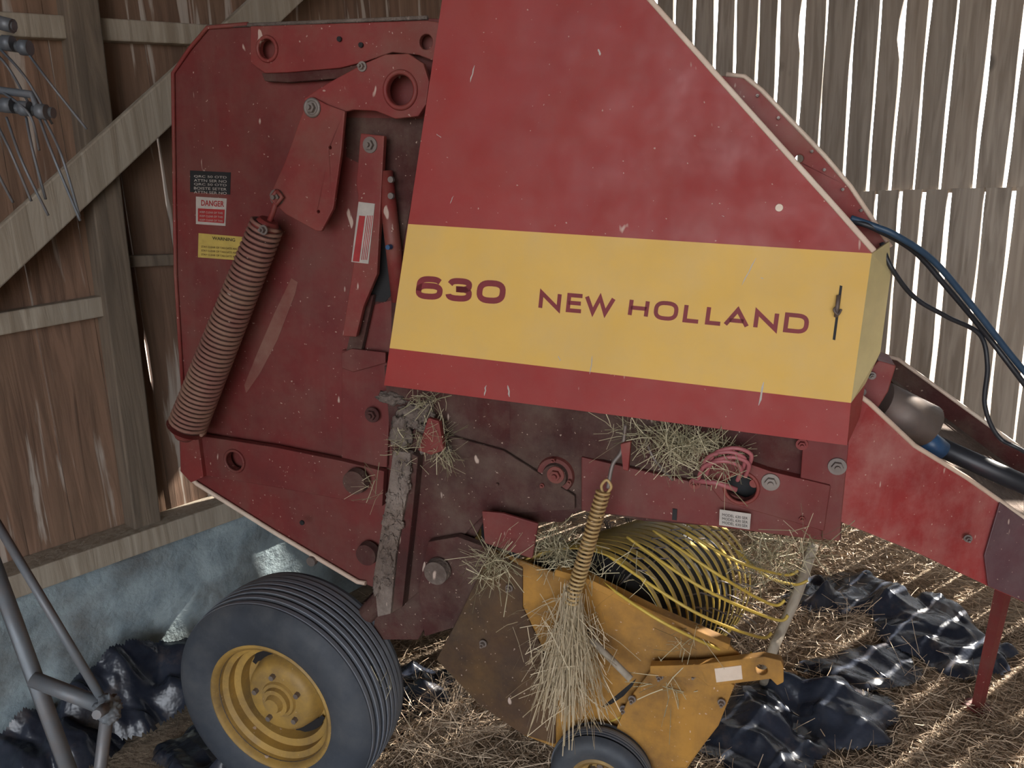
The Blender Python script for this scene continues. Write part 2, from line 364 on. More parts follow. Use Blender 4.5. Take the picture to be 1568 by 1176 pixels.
rod("hydraulic_cylinder_rod",[(606,440,.18),(606,560,.18)],.014,REDD,seg=16)
for y in (275,300): disc(600,y,.15,5,.01,STEEL,"fitting")
disc(598,378,.15,4,.02,BLUEC,"hose_fitting")
plate("danger_decal",[(549,309),(574,312),(564,404),(538,401)],.148,.002,WHITE,bev=0)
plate("danger_decal_band",[(550,330),(559,331),(550,401),(540,400)],.147,.001,DRED,bev=0)
for i in range(4): plate("danger_decal_line",[(562+i*2.6,330),(563+i*2.6,330),(554+i*2.6,398),(553+i*2.6,398)],.147,.001,DRED,bev=0)
plate("decal_black",[(291,261),(353,264),(352,298),(291,294)],.218,.002,BLACK,bev=0)
for i in range(5):
    y=268+i*6
    letters("decal_black_text",random.choice(["BOISTE SETER","PT 7720 BX","QRC 50 OTD","ATTN SER NO"]),(297,y+4),(347,y+6),(297,y),(347,y+2),WHITE,c=.2165)
plate("decal_white_danger",[(300,301),(347,304),(345,346),(300,343)],.218,.002,WHITE,bev=0)
letters("decal_danger_word","DANGER",(308,315),(343,317),(308,306),(343,308),DRED,c=.2165,off=.02)
plate("decal_danger_block",[(303,319),(344,321),(343,342),(303,339)],.217,.001,DRED,bev=0)
for i in range(3): letters("decal_small_text","KEEP CLEAR OF THIS",(306,326+i*6),(341,328+i*6),(306,323+i*6),(341,325+i*6),WHITE,c=.2158)
plate("decal_yellow",[(304,357),(373,363),(371,399),(303,394)],.218,.002,DYEL,bev=0)
letters("decal_warning","WARNING",(325,367),(360,370),(325,362),(360,365),BLACK,c=.2165,off=.01)
for i in range(3): letters("decal_small_text","STAY CLEAR OF TAILGATE AREA",(308,379+i*6),(366,383+i*6),(308,376+i*6),(366,380+i*6),OCHRED,c=.2165)
s0=P(410,342,.10); s1=P(287,652,.08)
mesh_from("tension_spring",[helix_data(s0,s1,.050,.064,46,.0068,6,18)],SPRINGM,BAL)
mesh_from("tension_spring_core",[tube_data([s0,s1],[.044,.058],16)],REDD,BAL)
mesh_from("spring_end_fittings",[tube_data([P(424,304,.10),P(418,325,.10),P(410,345,.10)],.009,10),
   cyl_data(P(412,337,.10),(s1-s0),.03,.05,.03,16),
   tube_data([P(424,292,.095),P(432,302,.095),P(424,313,.095),P(415,303,.095),P(424,292,.095)],.007,8),
   cyl_data(P(286,655,.08),(s1-s0),.072,.05,.02,24),cyl_data(P(284,660,.08),(s1-s0),.05,.03,.03,16)],REDP,BAL)
hexbolt(404,352,.04,5)
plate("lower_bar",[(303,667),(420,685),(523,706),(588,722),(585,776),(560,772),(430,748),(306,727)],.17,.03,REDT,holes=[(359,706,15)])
ring(359,706,.168,17,2.5,REDT)
plate("lower_bar_end",[(276,662),(303,668),(311,731),(292,739),(276,722)],.15,.03,REDP)
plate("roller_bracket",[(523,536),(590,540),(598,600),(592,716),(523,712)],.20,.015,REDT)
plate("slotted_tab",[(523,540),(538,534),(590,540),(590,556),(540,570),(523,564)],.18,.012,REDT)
hexbolt(570,635,.18,8,REDD); disc(548,735,.15,20,.03,REDD); disc(566,845,.2,18,.03,REDD); disc(480,857,.21,8,.02,STEEL)
for (x,y) in [(553,69),(520,60),(463,800)]: disc(x,y,.165,4,.005,BLACK,"small_hole_plug")
# ------------------------------------------------------------ lower main frame
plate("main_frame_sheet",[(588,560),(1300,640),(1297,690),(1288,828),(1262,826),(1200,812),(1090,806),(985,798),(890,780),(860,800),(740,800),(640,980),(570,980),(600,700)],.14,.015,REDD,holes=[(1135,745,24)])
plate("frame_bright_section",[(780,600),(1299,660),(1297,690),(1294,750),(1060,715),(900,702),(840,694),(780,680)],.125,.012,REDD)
plate("front_frame_channel",[(1060,690),(1100,694),(1180,722),(1272,744),(1262,814),(1105,768),(1085,742)],.09,.04,REDT,holes=[(1135,747,24)])
ring(1135,747,.09,25,3,REDP)
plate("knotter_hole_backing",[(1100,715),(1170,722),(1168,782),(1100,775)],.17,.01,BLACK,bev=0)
plate("front_frame_corner",[(1230,670),(1300,675),(1292,760),(1286,829),(1258,826),(1268,745),(1225,738)],.10,.02,REDT)
plate("frame_lower_strip",[(890,700),(1090,745),(1262,814),(1262,828),(1090,806),(890,782)],.115,.02,REDT)
disc(851,727,.14,30,.012,REDT); disc(851,727,.13,20,.02,REDD); hexbolt(851,727,.11,9,REDP)
for a in range(3): hexbolt(851+24*math.cos(a*2.1+.4),727+24*math.sin(a*2.1+.4),.128,4,REDP,False)
hexbolt(1180,738,.088,9); hexbolt(1282,714,.098,9); hexbolt(1228,680,.098,6,REDP); hexbolt(1064,740,.11,6,REDP); hexbolt(1228,792,.098,5,REDP); hexbolt(765,738,.135,5,REDD)
disc(1155,735,.12,7,.03,REDP)
plate("serial_plate",[(1102,780),(1150,787),(1148,811),(1101,804)],.087,.002,WHITE,bev=0)
for i in range(3): letters("serial_text","MODEL 630 SER",(1106,790+i*6),(1145,796+i*6),(1106,786+i*6),(1145,792+i*6),BLACK,c=.0855)
plate("small_tag",[(1030,779),(1037,780),(1036,797),(1029,796)],.11,.002,BLACK,bev=0)
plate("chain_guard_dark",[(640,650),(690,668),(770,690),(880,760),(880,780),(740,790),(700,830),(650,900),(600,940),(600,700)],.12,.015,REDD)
plate("lower_deflector",[(738,783),(770,786),(824,802),(815,856),(742,832)],.05,.012,REDT)
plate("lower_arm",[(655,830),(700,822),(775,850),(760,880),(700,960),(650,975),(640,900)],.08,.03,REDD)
disc(672,872,.07,20,.03,CRUST)
plate("rear_axle_post",[(602,690),(628,694),(626,740),(606,850),(598,940),(578,945),(572,880),(592,760)],.06,.03,CRUST)
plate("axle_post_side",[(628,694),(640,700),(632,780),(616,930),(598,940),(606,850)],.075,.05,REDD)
plate("front_gearbox_face",[(1303,600),(1345,552),(1372,560),(1360,600),(1335,640),(1298,700)],.2,.15,REDP)
for (x,y) in [(1320,600),(1335,575),(1312,640),(1308,690)]: hexbolt(x,y,.19,4,STEEL)
for k,(dx,dy) in enumerate([(0,0),(6,8),(-6,14),(10,-6)]):
    rod("knotter_hose",[(1075+dx,720+dy,.05),(1085+dx,700+dy,.03),(1115+dx,692+dy,.02),(1140+dx,702+dy,.03),(1135+dx,722+dy,.05)],.006,PINK,sm=True)
rod("knotter_rod",[(1060,735,.06),(1100,740,.05),(1128,750,.06)],.008,PINK); rod("knotter_wire",[(985,660,.08),(1000,700,.04),(1030,735,.08)],.004,STEEL,sm=True)
rod("spring_hook",[(958,650,.05),(952,690,.02),(938,712,.0),(931,748,-.02)],.006,STEEL,sm=True)
plate("hook_clamp",[(950,680),(966,676),(962,722),(954,720)],.01,.02,REDP)
mesh_from("hanging_spring",[helix_data(P(924,752,-.02),P(874,925,-.04),.019,.021,28,.0042,6,14),tube_data(smooth_pts([P(924,756,-.02),P(921,744,-.02),P(929,735,-.02),P(936,745,-.02),P(930,755,-.02)]),.0045,8)],SPRY,BAL)
# ------------------------------------------------------------ pickup
plate("pickup_side_plate",[(752,842),(850,878),(905,890),(1000,938),(1118,990),(1143,1012),(1120,1060),(1098,1112),(1050,1180),(985,1200),(800,1125),(735,1080),(668,1010),(700,950)],.06,.012,OCHRE,holes=[])
plate("pickup_dark_section",[(752,842),(800,870),(800,930),(852,1040),(850,1140),(800,1125),(735,1080),(668,1010),(700,950)],.052,.008,OCHRED)  # dark brown overlay on the left part of the side plate
plate("pickup_outer_plate",[(960,1075),(1000,1022),(1060,1020),(1125,1050),(1100,1112),(1050,1176),(990,1176),(938,1130)],.03,.012,OCHRE)
plate("pickup_arm",[(995,1020),(1068,1018),(1170,1006),(1196,1012),(1200,1022),(1200,1045),(1190,1050),(1180,1040),(1085,1052),(1070,1038),(995,1036)],.0,.03,OCHRE,holes=[(1166,1026,9)])
plate("arm_decal",[(1094,1024),(1135,1019),(1137,1040),(1097,1045)],-.002,.002,CREAM,bev=0)
plate("pickup_edge_angle",[(850,872),(905,888),(1000,936),(1118,988),(1115,996),(1000,946),(900,898),(848,882)],.02,.04,OCHRE)
for (x,y) in [(905,965),(955,1085),(1010,1035),(1062,1032),(1105,1075),(968,1070),(780,900),(740,985)]: hexbolt(x,y,.045 if x<960 else .02,4,STEEL)
rod("wooden_prop_stick",[(905,978,-.02),(966,1040,-.06)],.011,WOODP)
dc0=P(872,975,.10); dc1=P(1030,892,.92); rad=.31; parts=[]; par2=[]; NB=15
for i in range(NB):
    f=i/(NB-1); ce=dc0.lerp(dc1,f); pts=[]
    for k in range(41):
        a=math.radians(-70+k*5.2)
        rr=rad*(1+.05*math.sin(a*2))
        pts.append(Vector((ce.x+math.cos(a)*rr,ce.y+.03*math.sin(a*1.5),ce.z+math.sin(a)*rr*1.02)))
    vs=[];fs=[]
    for k,p in enumerate(pts):
        d=Vector((p.x-ce.x,0,p.z-ce.z)).normalized()
        vs+=[p+Vector((0,-.012,0)),p+Vector((0,.012,0)),p+Vector((0,.012,0))-d*.005,p+Vector((0,-.012,0))-d*.005]
    for k in range(len(pts)-1):
        for j in range(4): fs.append((k*4+j,k*4+(j+1)%4,k*4+4+(j+1)%4,k*4+4+j))
    parts.append((vs,fs))
    for a in (10,55,100,-25):
        a=math.radians(a+i*7%20); d=Vector((math.cos(a),0,math.sin(a))); q=ce+Vector((0,.028,0))
        par2.append(tube_data([q+d*(rad-.06),q+d*(rad+.02),q+d*(rad+.05)+Vector((.02,0,-.02))],.003,5))
mesh_from("pickup_stripper_bands",parts,BANDY,BAL,False)
mesh_from("pickup_tines",par2,STEEL,BAL)
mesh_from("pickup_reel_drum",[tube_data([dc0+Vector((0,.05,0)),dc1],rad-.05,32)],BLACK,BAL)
wg=[]
for i,(a,b,c_) in enumerate([((1000,812,.35),(1100,880,.3),(1180,925,.3)),((960,822,.3),(1075,900,.25),(1185,948,.25)),((930,850,.25),(1060,935,.2),(1160,975,.2)),
   ((895,872,.2),(1010,950,.12),(1130,1005,.1)),((1050,815,.5),(1130,860,.5),(1200,880,.5)),((1120,835,.7),(1170,880,.65),(1215,895,.6))]):
    p=smooth_pts([P(a[0],a[1],a[2]-.12),P(b[0],b[1],b[2]-.14),P(*c_),P(c_[0]+22,c_[1]-6,c_[2]+.02)]); wg.append(tube_data(p,.0052,7))
mesh_from("windguard_rods",wg,BANDY,BAL)
def revolve(prof,ce,seg=96):
    vs=[];fs=[];n=len(prof)
    for k in range(seg):
        a=k*math.tau/seg
        for r,y in prof: vs.append(Vector((ce.x+math.cos(a)*r,ce.y+y,ce.z+math.sin(a)*r)))
    for k in range(seg):
        for j in range(n-1):
            a=k*n+j;b=((k+1)%seg)*n+j; fs.append((a,a+1,b+1,b))
    return vs,fs
def wheel(name,ce,R,W,rr,flip=1):
    prof=[(rr*.97,.03),(rr+.006,.012),(rr+.03,.004),(R*.75,-.006),(R*.86,-.002),(R*.93,.012),(R*.965,.026)]
    y=.030; n=8; rw=(W-.06)/n; treads=set()
    for i in range(n):
        dr=.012*((i-(n-1)/2)/((n-1)/2))**2
        treads|={len(prof)-0,len(prof)+1,len(prof)+2}
        prof+=[(R-dr-.002,y+.001),(R-dr,y+.003),(R-dr,y+rw-.011),(R-dr-.002,y+rw-.009)]
        if i<n-1: prof+=[(R-.018,y+rw-.007),(R-.018,y+rw-.002)]
        y+=rw
    prof+=[(R*.965,W-.026),(R*.9,W-.008),(R*.75,W),(rr,W-.02)]
    prof=[(r,y*flip) for r,y in prof]
    o=mesh_from(name+"_tyre",[revolve(prof,ce)],[RUBBER,TREAD],BAL)
    n_=len(prof)-1
    for pi,p in enumerate(o.data.polygons):
        if pi%n_ in treads: p.material_index=1
    es=o.modifiers.new("edge_split",'EDGE_SPLIT'); es.split_angle=math.radians(38)
    rim=[(rr+.012,.018),(rr+.016,.008),(rr+.008,.004),(rr-.004,.012),(rr-.008,.045),(rr-.028,.055),(rr-.030,.085),(rr-.055,.092),(rr-.060,.135),(rr*.64,.140),(rr*.58,.085),(rr*.50,.065),(rr*.30,.067),(rr*.28,.057),(.001,.055)]
    rim=[(r,y*flip) for r,y in rim]
    o=mesh_from(name+"_rim",[revolve(rim,ce,64)],RIMY,BAL)
    es=o.modifiers.new("edge_split",'EDGE_SPLIT'); es.split_angle=math.radians(50)
    pr=[]; Y=Vector((0,-flip,0))
    for k in range(5):
        a=k*math.tau/5+.5; q=ce+Vector((math.cos(a)*rr*.40,.069*flip,math.sin(a)*rr*.40)); pr.append(cyl_data(q,Y,.011,.011,.02,6))
    mesh_from(name+"_lug_nuts",pr,STEEL,BAL,False)
    mesh_from(name+"_hub",[cyl_data(ce+Vector((0,.07*flip,0)),Y,rr*.24,rr*.22,.03,20),cyl_data(ce+Vector((0,.04*flip,0)),Y,rr*.15,rr*.12,.02,20)],RIMY,BAL,False)
    ov=[]
    for k in range(4):
        a0=k*math.tau/4+.15
        vs=[];m=8
        for j in range(m+1):
            a=a0+j/m*.95; w=.024*math.sin(math.pi*min(max(j/m,.12),.88))
            for r in (rr*.69-w,rr*.69+w): vs.append(ce+Vector((math.cos(a)*r,.130*flip-.004*flip,math.sin(a)*r)))
        ov.append((vs,[(2*j,2*j+1,2*j+3,2*j+2) for j in range(m)]))
    mesh_from(name+"_rim_openings",ov,BLACK,BAL,False)
hub=P(410,1088,-.1)
wheel("main_wheel",hub,WR,.30,.240)
mesh_from("axle",[cyl_data(hub+Vector((0,.1,0)),Vector((0,1,0)),.035,.035,1.35,20)],REDD,BAL)
wheel("far_wheel",Vector((hub.x,1.72,hub.z)),WR,.25,.212,-1)
ax=hub+Vector((0,.2,0))
mesh_from("axle_arm",[tube_data([ax,P(520,985,.16),P(600,900,.14)],.035,12)],REDD,BAL)
gh=P(915,1204,-.06); wheel("gauge_wheel",gh,.168,.12,.075)
mesh_from("gauge_wheel_arm",[tube_data([gh+Vector((0,.06,0)),P(970,1120,.05),P(1000,1060,.05)],.014,8)],OCHRE,BAL)
tl=[P(x,y,.26) for x,y in [(330,80),(640,70),(760,90),(1090,260),(1280,430),(1270,640),(1180,700),(800,720),(600,790),(540,850),(320,720),(290,640),(285,130)]]
bm=bmesh.new(); v=[bm.verts.new(p) for p in tl]; f=bm.faces.new(v)
ex=bmesh.ops.extrude_face_region(bm,geom=[f]); bmesh.ops.translate(bm,verts=[g for g in ex['geom'] if isinstance(g,bmesh.types.BMVert)],vec=(0,.98,0))
bmesh.ops.recalc_face_normals(bm,faces=bm.faces); me=bpy.data.meshes.new("baler_light_block"); bm.to_mesh(me); bm.free(); link("baler_light_block",me,BLKP,BAL)  # dark solid added inside the baler so no light shines through
def farplate(name,pts,dc_,th,mat):
    l=[P(x,y,.22) for x,y in pts]
    bm=bmesh.new(); v=[bm.verts.new(Vector((p.x,dc_,p.z))) for p in l]; f=bm.faces.new(v)
    ex=bmesh.ops.extrude_face_region(bm,geom=[f]); bmesh.ops.translate(bm,verts=[g for g in ex['geom'] if isinstance(g,bmesh.types.BMVert)],vec=(0,th,0))
    bmesh.ops.recalc_face_normals(bm,faces=bm.faces); me=bpy.data.meshes.new(name); bm.to_mesh(me); bm.free(); return link(name,me,mat,BAL)
farplate("far_tailgate_sheet",tail,1.25,.012,REDT)
farplate("far_side_sheet",[(690,120),(900,120),(1240,430),(1230,700),(1180,730),(720,640)],1.26,.02,REDT)
# tongue
def fh(px,py,z=0):
    d=ray(px,py); t=(z-C.z)/d.z; return C+d*t
legb=fh(1496,1086); lc=toL(legb).y; print("LEG c",lc)
plate("tongue_near_beam",[(1297,600,.10),(1330,618,.12),(1400,684,.2),(1480,733,.3),(1568,795,.42),(1700,885,.55),(1700,985,.55),(1568,922,.42),(1530,906,.38),(1400,845,.22),(1288,800,.10),(1290,700,.1)],.1,.06,REDB)
plate("hitch_wear_plate",[(1530,768,.36),(1568,795,.418),(1700,885,.545),(1700,985,.545),(1568,920,.418),(1512,896,.345),(1506,850,.34)],.35,.01,paint("scuffed_purple_steel",(.12,.05,.06),(.08,.045,.055),dust=(.2,.16,.16),dustamt=.5))
bpy.data.objects["hitch_wear_plate"].location.y=-.008
hexbolt(1482,824,.29,4,STEEL)
rod("tongue_top_edge",[(1308,600,.10),(1330,616,.12),(1400,682,.2),(1480,731,.3),(1568,793,.42),(1700,884,.55)],.007,CREAM)
plate("tongue_far_beam",[(1345,542,.95),(1375,550,.95),(1568,690,.9),(1700,785,.85),(1700,830,.85),(1568,735,.9),(1440,640,.95),(1345,580,.95)],.95,.05,REDD)
rod("tongue_far_edge",[(1345,542,.94),(1375,550,.94),(1568,690,.89),(1700,785,.84)],.007,CREAM)
plate("tongue_floor_plate",[(1360,575,.93),(1568,730,.9),(1568,790,.6),(1440,700,.5)],.9,.01,CRUST)
rod("driveline_housing",[(1345,615,.35),(1420,652,.4)],.065,STEEL,seg=24)
rod("driveline_collar",[(1412,670,.4),(1440,690,.42)],.034,BLUEC,seg=20)
rod("driveline_shaft",[(1425,678,.42),(1568,742,.5),(1700,805,.55)],.03,BLKP,seg=20)
lt=toL(legb); top_=P(1536,905,lt.y)
mesh_from("jack_leg",[tube_data([top_+Vector((0,0,.08)),lt+Vector((0,0,.01))],[.032,.024],4),cyl_data(lt+Vector((0,0,.02)),Vector((0,0,-1)),.05,.06,.018,16)],REDT,BAL,False)
nb=P(1536,890,.4)
mesh_from("jack_leg_crossmember",[tube_data([Vector((nb.x,.4,nb.z)),Vector((top_.x,lt.y+.05,top_.z+.05))],.03,8)],REDT,BAL)
# hay on machine
L=[]
def clump(px,py,c,sx,n,dirv=None,ln=(.05,.12),spread=1,sy=.02):
    ce=P(px,py,c); s=S(px,py,c)
    for i in range(n):
        p=ce+Vector((random.gauss(0,sx[0]*s),random.gauss(0,sy),random.gauss(0,sx[1]*s)))
        d=(dirv or Vector((0,0,0)))+rv(.5)*spread
        L.append((p,d,random.uniform(*ln),random.uniform(.0012,.0028),rv(.02)))
clump(1045,678,.06,(36,6),340,ln=(.04,.09)); clump(1040,698,.06,(22,8),160,ln=(.04,.08)); clump(1105,690,.06,(16,6),90,ln=(.04,.08)); clump(990,660,.07,(25,3),60,ln=(.04,.08))
clump(660,670,.07,(12,14),110,ln=(.04,.08)); clump(680,690,.06,(6,12),60,Vector((.2,0,-.8)),ln=(.04,.08))
clump(650,612,.08,(14,3),60,ln=(.04,.07)); clump(615,680,.06,(10,20),60,ln=(.03,.07))
clump(850,838,.10,(14,10),260,ln=(.04,.10),sy=.02); clump(1175,850,.6,(24,10),300,sy=.1); clump(760,858,.04,(14,8),110); clump(900,870,.05,(40,5),90,ln=(.04,.09))
for (x,y,n) in [(770,860,40),(1100,725,25),(1240,835,40),(575,745,14),(1020,1050,30),(740,880,40),(850,1010,20),(590,1060,16),(1060,985,20)]: clump(x,y,.02,(12,12),n)
strands_obj("hay_debris_on_frame",L,HAYG,BAL)
L=[]
a0=P(875,905,-.04)
for i in range(420):
    p=a0+Vector((random.gauss(0,.016),random.gauss(0,.016),random.uniform(-.1,.03)))
    d=Vector((random.gauss(.02,.16),random.gauss(-.04,.16),-1)); ln=random.uniform(.12,.40)
    L.append((p,d,ln,random.uniform(.0015,.003),Vector((random.gauss(0,.035),0,-.04))))
for i in range(330):
    p=a0+Vector((random.gauss(0,.05),random.gauss(0,.03),random.uniform(-.36,-.04))); L.append((p,Vector((random.gauss(0,1),random.gauss(0,.4),random.gauss(-.8,.6))),random.uniform(.05,.16),.0022,Vector((0,0,-.03))))
strands_obj("hanging_hay_tuft",L,HAYL,BAL)
def lump_data(ce,rx,ry,rz,seed,k=.45):
    bm=bmesh.new(); bmesh.ops.create_icosphere(bm,subdivisions=4,radius=1)
    for v in bm.verts:
        q=v.co.copy(); f=1+k*noise.noise(q*2.2+Vector((seed,0,0)))+.3*noise.noise(q*6+Vector((0,seed,0)))+.15*noise.noise(q*14)
        v.co=ce+Vector((q.x*rx*f,q.y*ry*f,q.z*rz*f))
    vs=[v.co.copy() for v in bm.verts]; fs=[[v.index for v in f.verts] for f in bm.faces]; bm.free(); return vs,fs
lm=[lump_data(P(640,632,.12),.055,.03,.032,1),lump_data(P(615,660,.12),.04,.03,.06,2),lump_data(P(668,675,.11),.03,.03,.04,3),lump_data(P(600,610,.14),.05,.03,.02,5)]
for i in range(22):
    f=random.random(); x=616+(582-616)*f+random.uniform(-13,13); y=700+230*f
    lm.append(lump_data(P(x,y,.06),random.uniform(.008,.022),.010,random.uniform(.012,.04),20+i))
for i in range(14):
    lm.append(lump_data(P(random.uniform(595,690),random.uniform(615,700),.11),random.uniform(.008,.02),.015,random.uniform(.008,.02),50+i))
mesh_from("mud_and_grease_buildup",lm,CRUST,BAL)
plate("small_red_clip",[(655,640),(672,645),(680,690),(660,697),(640,690)],.05,.02,REDP)
# ------------------------------------------------------------ barn
d1=Vector((math.sin(math.radians(41.7)),math.cos(math.radians(41.7)),0)); n1=Vector((-d1.y,d1.x,0)); d2=-n1
OFF1,OFF2=3.5,5.1; HT=4.3; DEP=9.5
K=n1*OFF1+d1*OFF2
def Pw(px,py,off=0):
    d=ray(px,py); t=((OFF1-off)-C.dot(n1))/d.dot(n1); return C+d*t
def Pb(px,py,off=0):
    d=ray(px,py); t=((OFF2-off)-C.dot(d1))/d.dot(d1); return C+d*t
def B(s,t,z): # barn coords: s from left wall inward, t from back wall toward opening
    return Vector((K.x,K.y,0))+d2*s-d1*t+Vector((0,0,z))
def tcoord(p): return -(p-Vector((K.x,K.y,0))).dot(d1)
zs=(Pw(330,768).z+Pw(0,900).z)/2; print("SILL z",zs)
def boards(name,fn,length,z0,z1,mat,wmin,wmax,gap,jit,thick,seams=(),segs=16,big=.12,start=0.0,cuts=()):
    V=[];Fa=[]; tiers=[z0]+list(seams)+[z1]
    for ti in range(len(tiers)-1):
        a,b=tiers[ti],tiers[ti+1]; s=start if ti==0 else start-.05
        sd_=random.uniform(0,99)
        while s<length:
            w=random.uniform(wmin,wmax); g=random.uniform(*gap)
            for cu in cuts:
                if s+.03<cu[0]<s+w+.06: w=cu[0]-s
            if random.random()<big: g*=1.8
            off=random.uniform(-.004,.004)+(.030 if ti else 0); o=len(V); zt=a-random.uniform(.01,.03) if ti else a
            notch=random.randint(1,segs-3) if random.random()<.35 and jit>.004 else -9; nd=random.uniform(.012,.032)
            for k in range(segs+1):
                z=zt+(b-random.uniform(0,.004)-zt)*k/segs; jl=jit*1.3*noise.noise(Vector((s*9,z*2.2,sd_))) ; jr=jit*1.3*noise.noise(Vector((s*9+5,z*2.2,sd_)))
                if notch==k: jr-=nd
                if notch+1==k: jr-=nd*.8
                for cu in cuts:
                    if cu[1]<z<cu[2]:
                        if abs(s+w-cu[0])<1e-4: jr-=cu[3]
                        if abs(s-cu[0])<1e-4: jl+=cu[3]
                for (ss,tt) in ((s+g*.5+jl,off),(s+w-g*.5+jr,off),(s+w-g*.5+jr,off+thick),(s+g*.5+jl,off+thick)): V.append(tuple(fn(ss,tt,z)))
            for k in range(segs):
                for j in range(4): Fa.append((o+k*4+j,o+k*4+(j+1)%4,o+k*4+4+(j+1)%4,o+k*4+4+j))
            Fa.append((o,o+1,o+2,o+3)); Fa.append(tuple(o+segs*4+j for j in (3,2,1,0)))
            s+=w
    me=bpy.data.meshes.new(name); me.from_pydata(V,[],Fa); me.update(); return link(name,me,mat)
zseam=Pb(1440,289).z
boards("wall_back",lambda s,t,z:B(s,-t,z),9.0,0.0,HT,WOODG,.12,.175,(.010,.021),.008,.022,seams=[zseam],segs=20)
cuts=[]
for (x,y0,y1,hw) in [(263,712,778,.022),(228,515,590,.006),(248,200,330,.004)]:
    cuts.append((tcoord(Pw(x,(y0+y1)/2)),Pw(x,y1).z,Pw(x,y0).z,hw))
cuts.sort()
boards("wall_left",lambda s,t,z:B(-t,s,z),DEP,zs,HT,WOODB,.16,.24,(.001,.006),.003,.025,big=.08,segs=46,cuts=cuts)
boards("unseen_wall_right",lambda s,t,z:B(9+t,s,z),DEP,0,HT,WOODG,.16,.24,(.002,.006),.002,.025,big=.05)  # out-of-view wall added so light enters only by the front opening
boards("unseen_wall_front",lambda s,t,z:B(s,DEP+t,z),3.0,0,HT,WOODG,.16,.24,(.002,.006),.002,.025,big=.05)  # out-of-view wall added; stops short so light comes from behind right
def beam_data(p0,p1,w,dep,nrm):
    a=(p1-p0).normalized(); s=a.cross(nrm).normalized()*w/2; n=nrm*dep
    vs=[p0-s,p0+s,p0+s+n,p0-s+n,p1-s,p1+s,p1+s+n,p1-s+n]
    return vs,[(0,1,2,3),(7,6,5,4),(0,4,5,1),(1,5,6,2),(2,6,7,3),(3,7,4,0)]
def beam(name,p0,p1,w,dep,mat,nrm=None):
    o=mesh_from(name,[beam_data(p0,p1,w,dep,nrm or d2)],mat,None,False); bevel(o,.006); return o
def ext(p0,p1,z):
    return p0+(p1-p0)*((z-p0.z)/(p1.z-p0.z))
pa,pb_=Pw(112,20,0),Pw(210,790,0)
beam("wall_post",ext(pa,pb_,HT-.02),ext(pa,pb_,zs+.02),.12,.11,WOODD)
beam("wall_girt",Pw(-400,20),Pw(420,62),.085,.06,WOODP)
beam("wall_girt",Pw(-300,545),Pw(178,462),.085,.07,WOODP)
pa,pb_=Pw(0,388,.11),Pw(360,55,.11)
beam("diagonal_brace",pa+(pa-pb_)*.45,pb_+(pb_-pa)*.42,.15,.05,WOODP)
beam("wall_stud",B(0,.15,zs),B(0,.15,HT-.02),.14,.12,WOODD)
beam("sill_beam",B(0,0,zs+.02),B(0,DEP-.1,zs+.02),.10,.16,WOODP)
beam("wall_girt",Pw(188,400),Pw(600,385),.05,.06,WOODD)
V=[];Fa=[]; nx,nzz=120,12
for i in range(nx+1):
    for j in range(nzz+1):
        t=(DEP-.1)*i/nx; z=(zs-.04)*j/nzz; b_=.10+.03*noise.noise(Vector((t*3,z*3,1)))+.015*noise.noise(Vector((t*9,z*9,3)))
        V.append(tuple(B(b_,t,z)))
o=len(V); 
for i in range(nx):
    for j in range(nzz): a=i*(nzz+1)+j; Fa.append((a,a+1,a+nzz+2,a+nzz+1))
for i in range(nx+1):
    t=(DEP-.1)*i/nx; V.append(tuple(B(-.1,t,zs-.04)))
for i in range(nx): Fa.append((i*(nzz+1)+nzz,o+i,o+i+1,(i+1)*(nzz+1)+nzz))
me=bpy.data.meshes.new("wall_foundation"); me.from_pydata(V,[],Fa); me.update(); link("wall_foundation",me,STONE,None,True)
def slab(name,cs,th,mat):
    vs=[c for c in cs]+[c+Vector((0,0,th)) for c in cs]
    return mesh_from(name,[(vs,[(3,2,1,0),(4,5,6,7),(0,1,5,4),(1,2,6,5),(2,3,7,6),(3,0,4,7)])],mat,None,False)
slab("unseen_ceiling",[B(-.3,-.3,HT),B(9.3,-.3,HT),B(9.3,DEP+.3,HT),B(-.3,DEP+.3,HT)],.05,WOODD)  # out-of-view roof added to block sun and sky from above
slab("floor",[Vector((-30,-30,-.1)),Vector((30,-30,-.1)),Vector((30,30,-.1)),Vector((-30,30,-.1))],.1,DIRT)
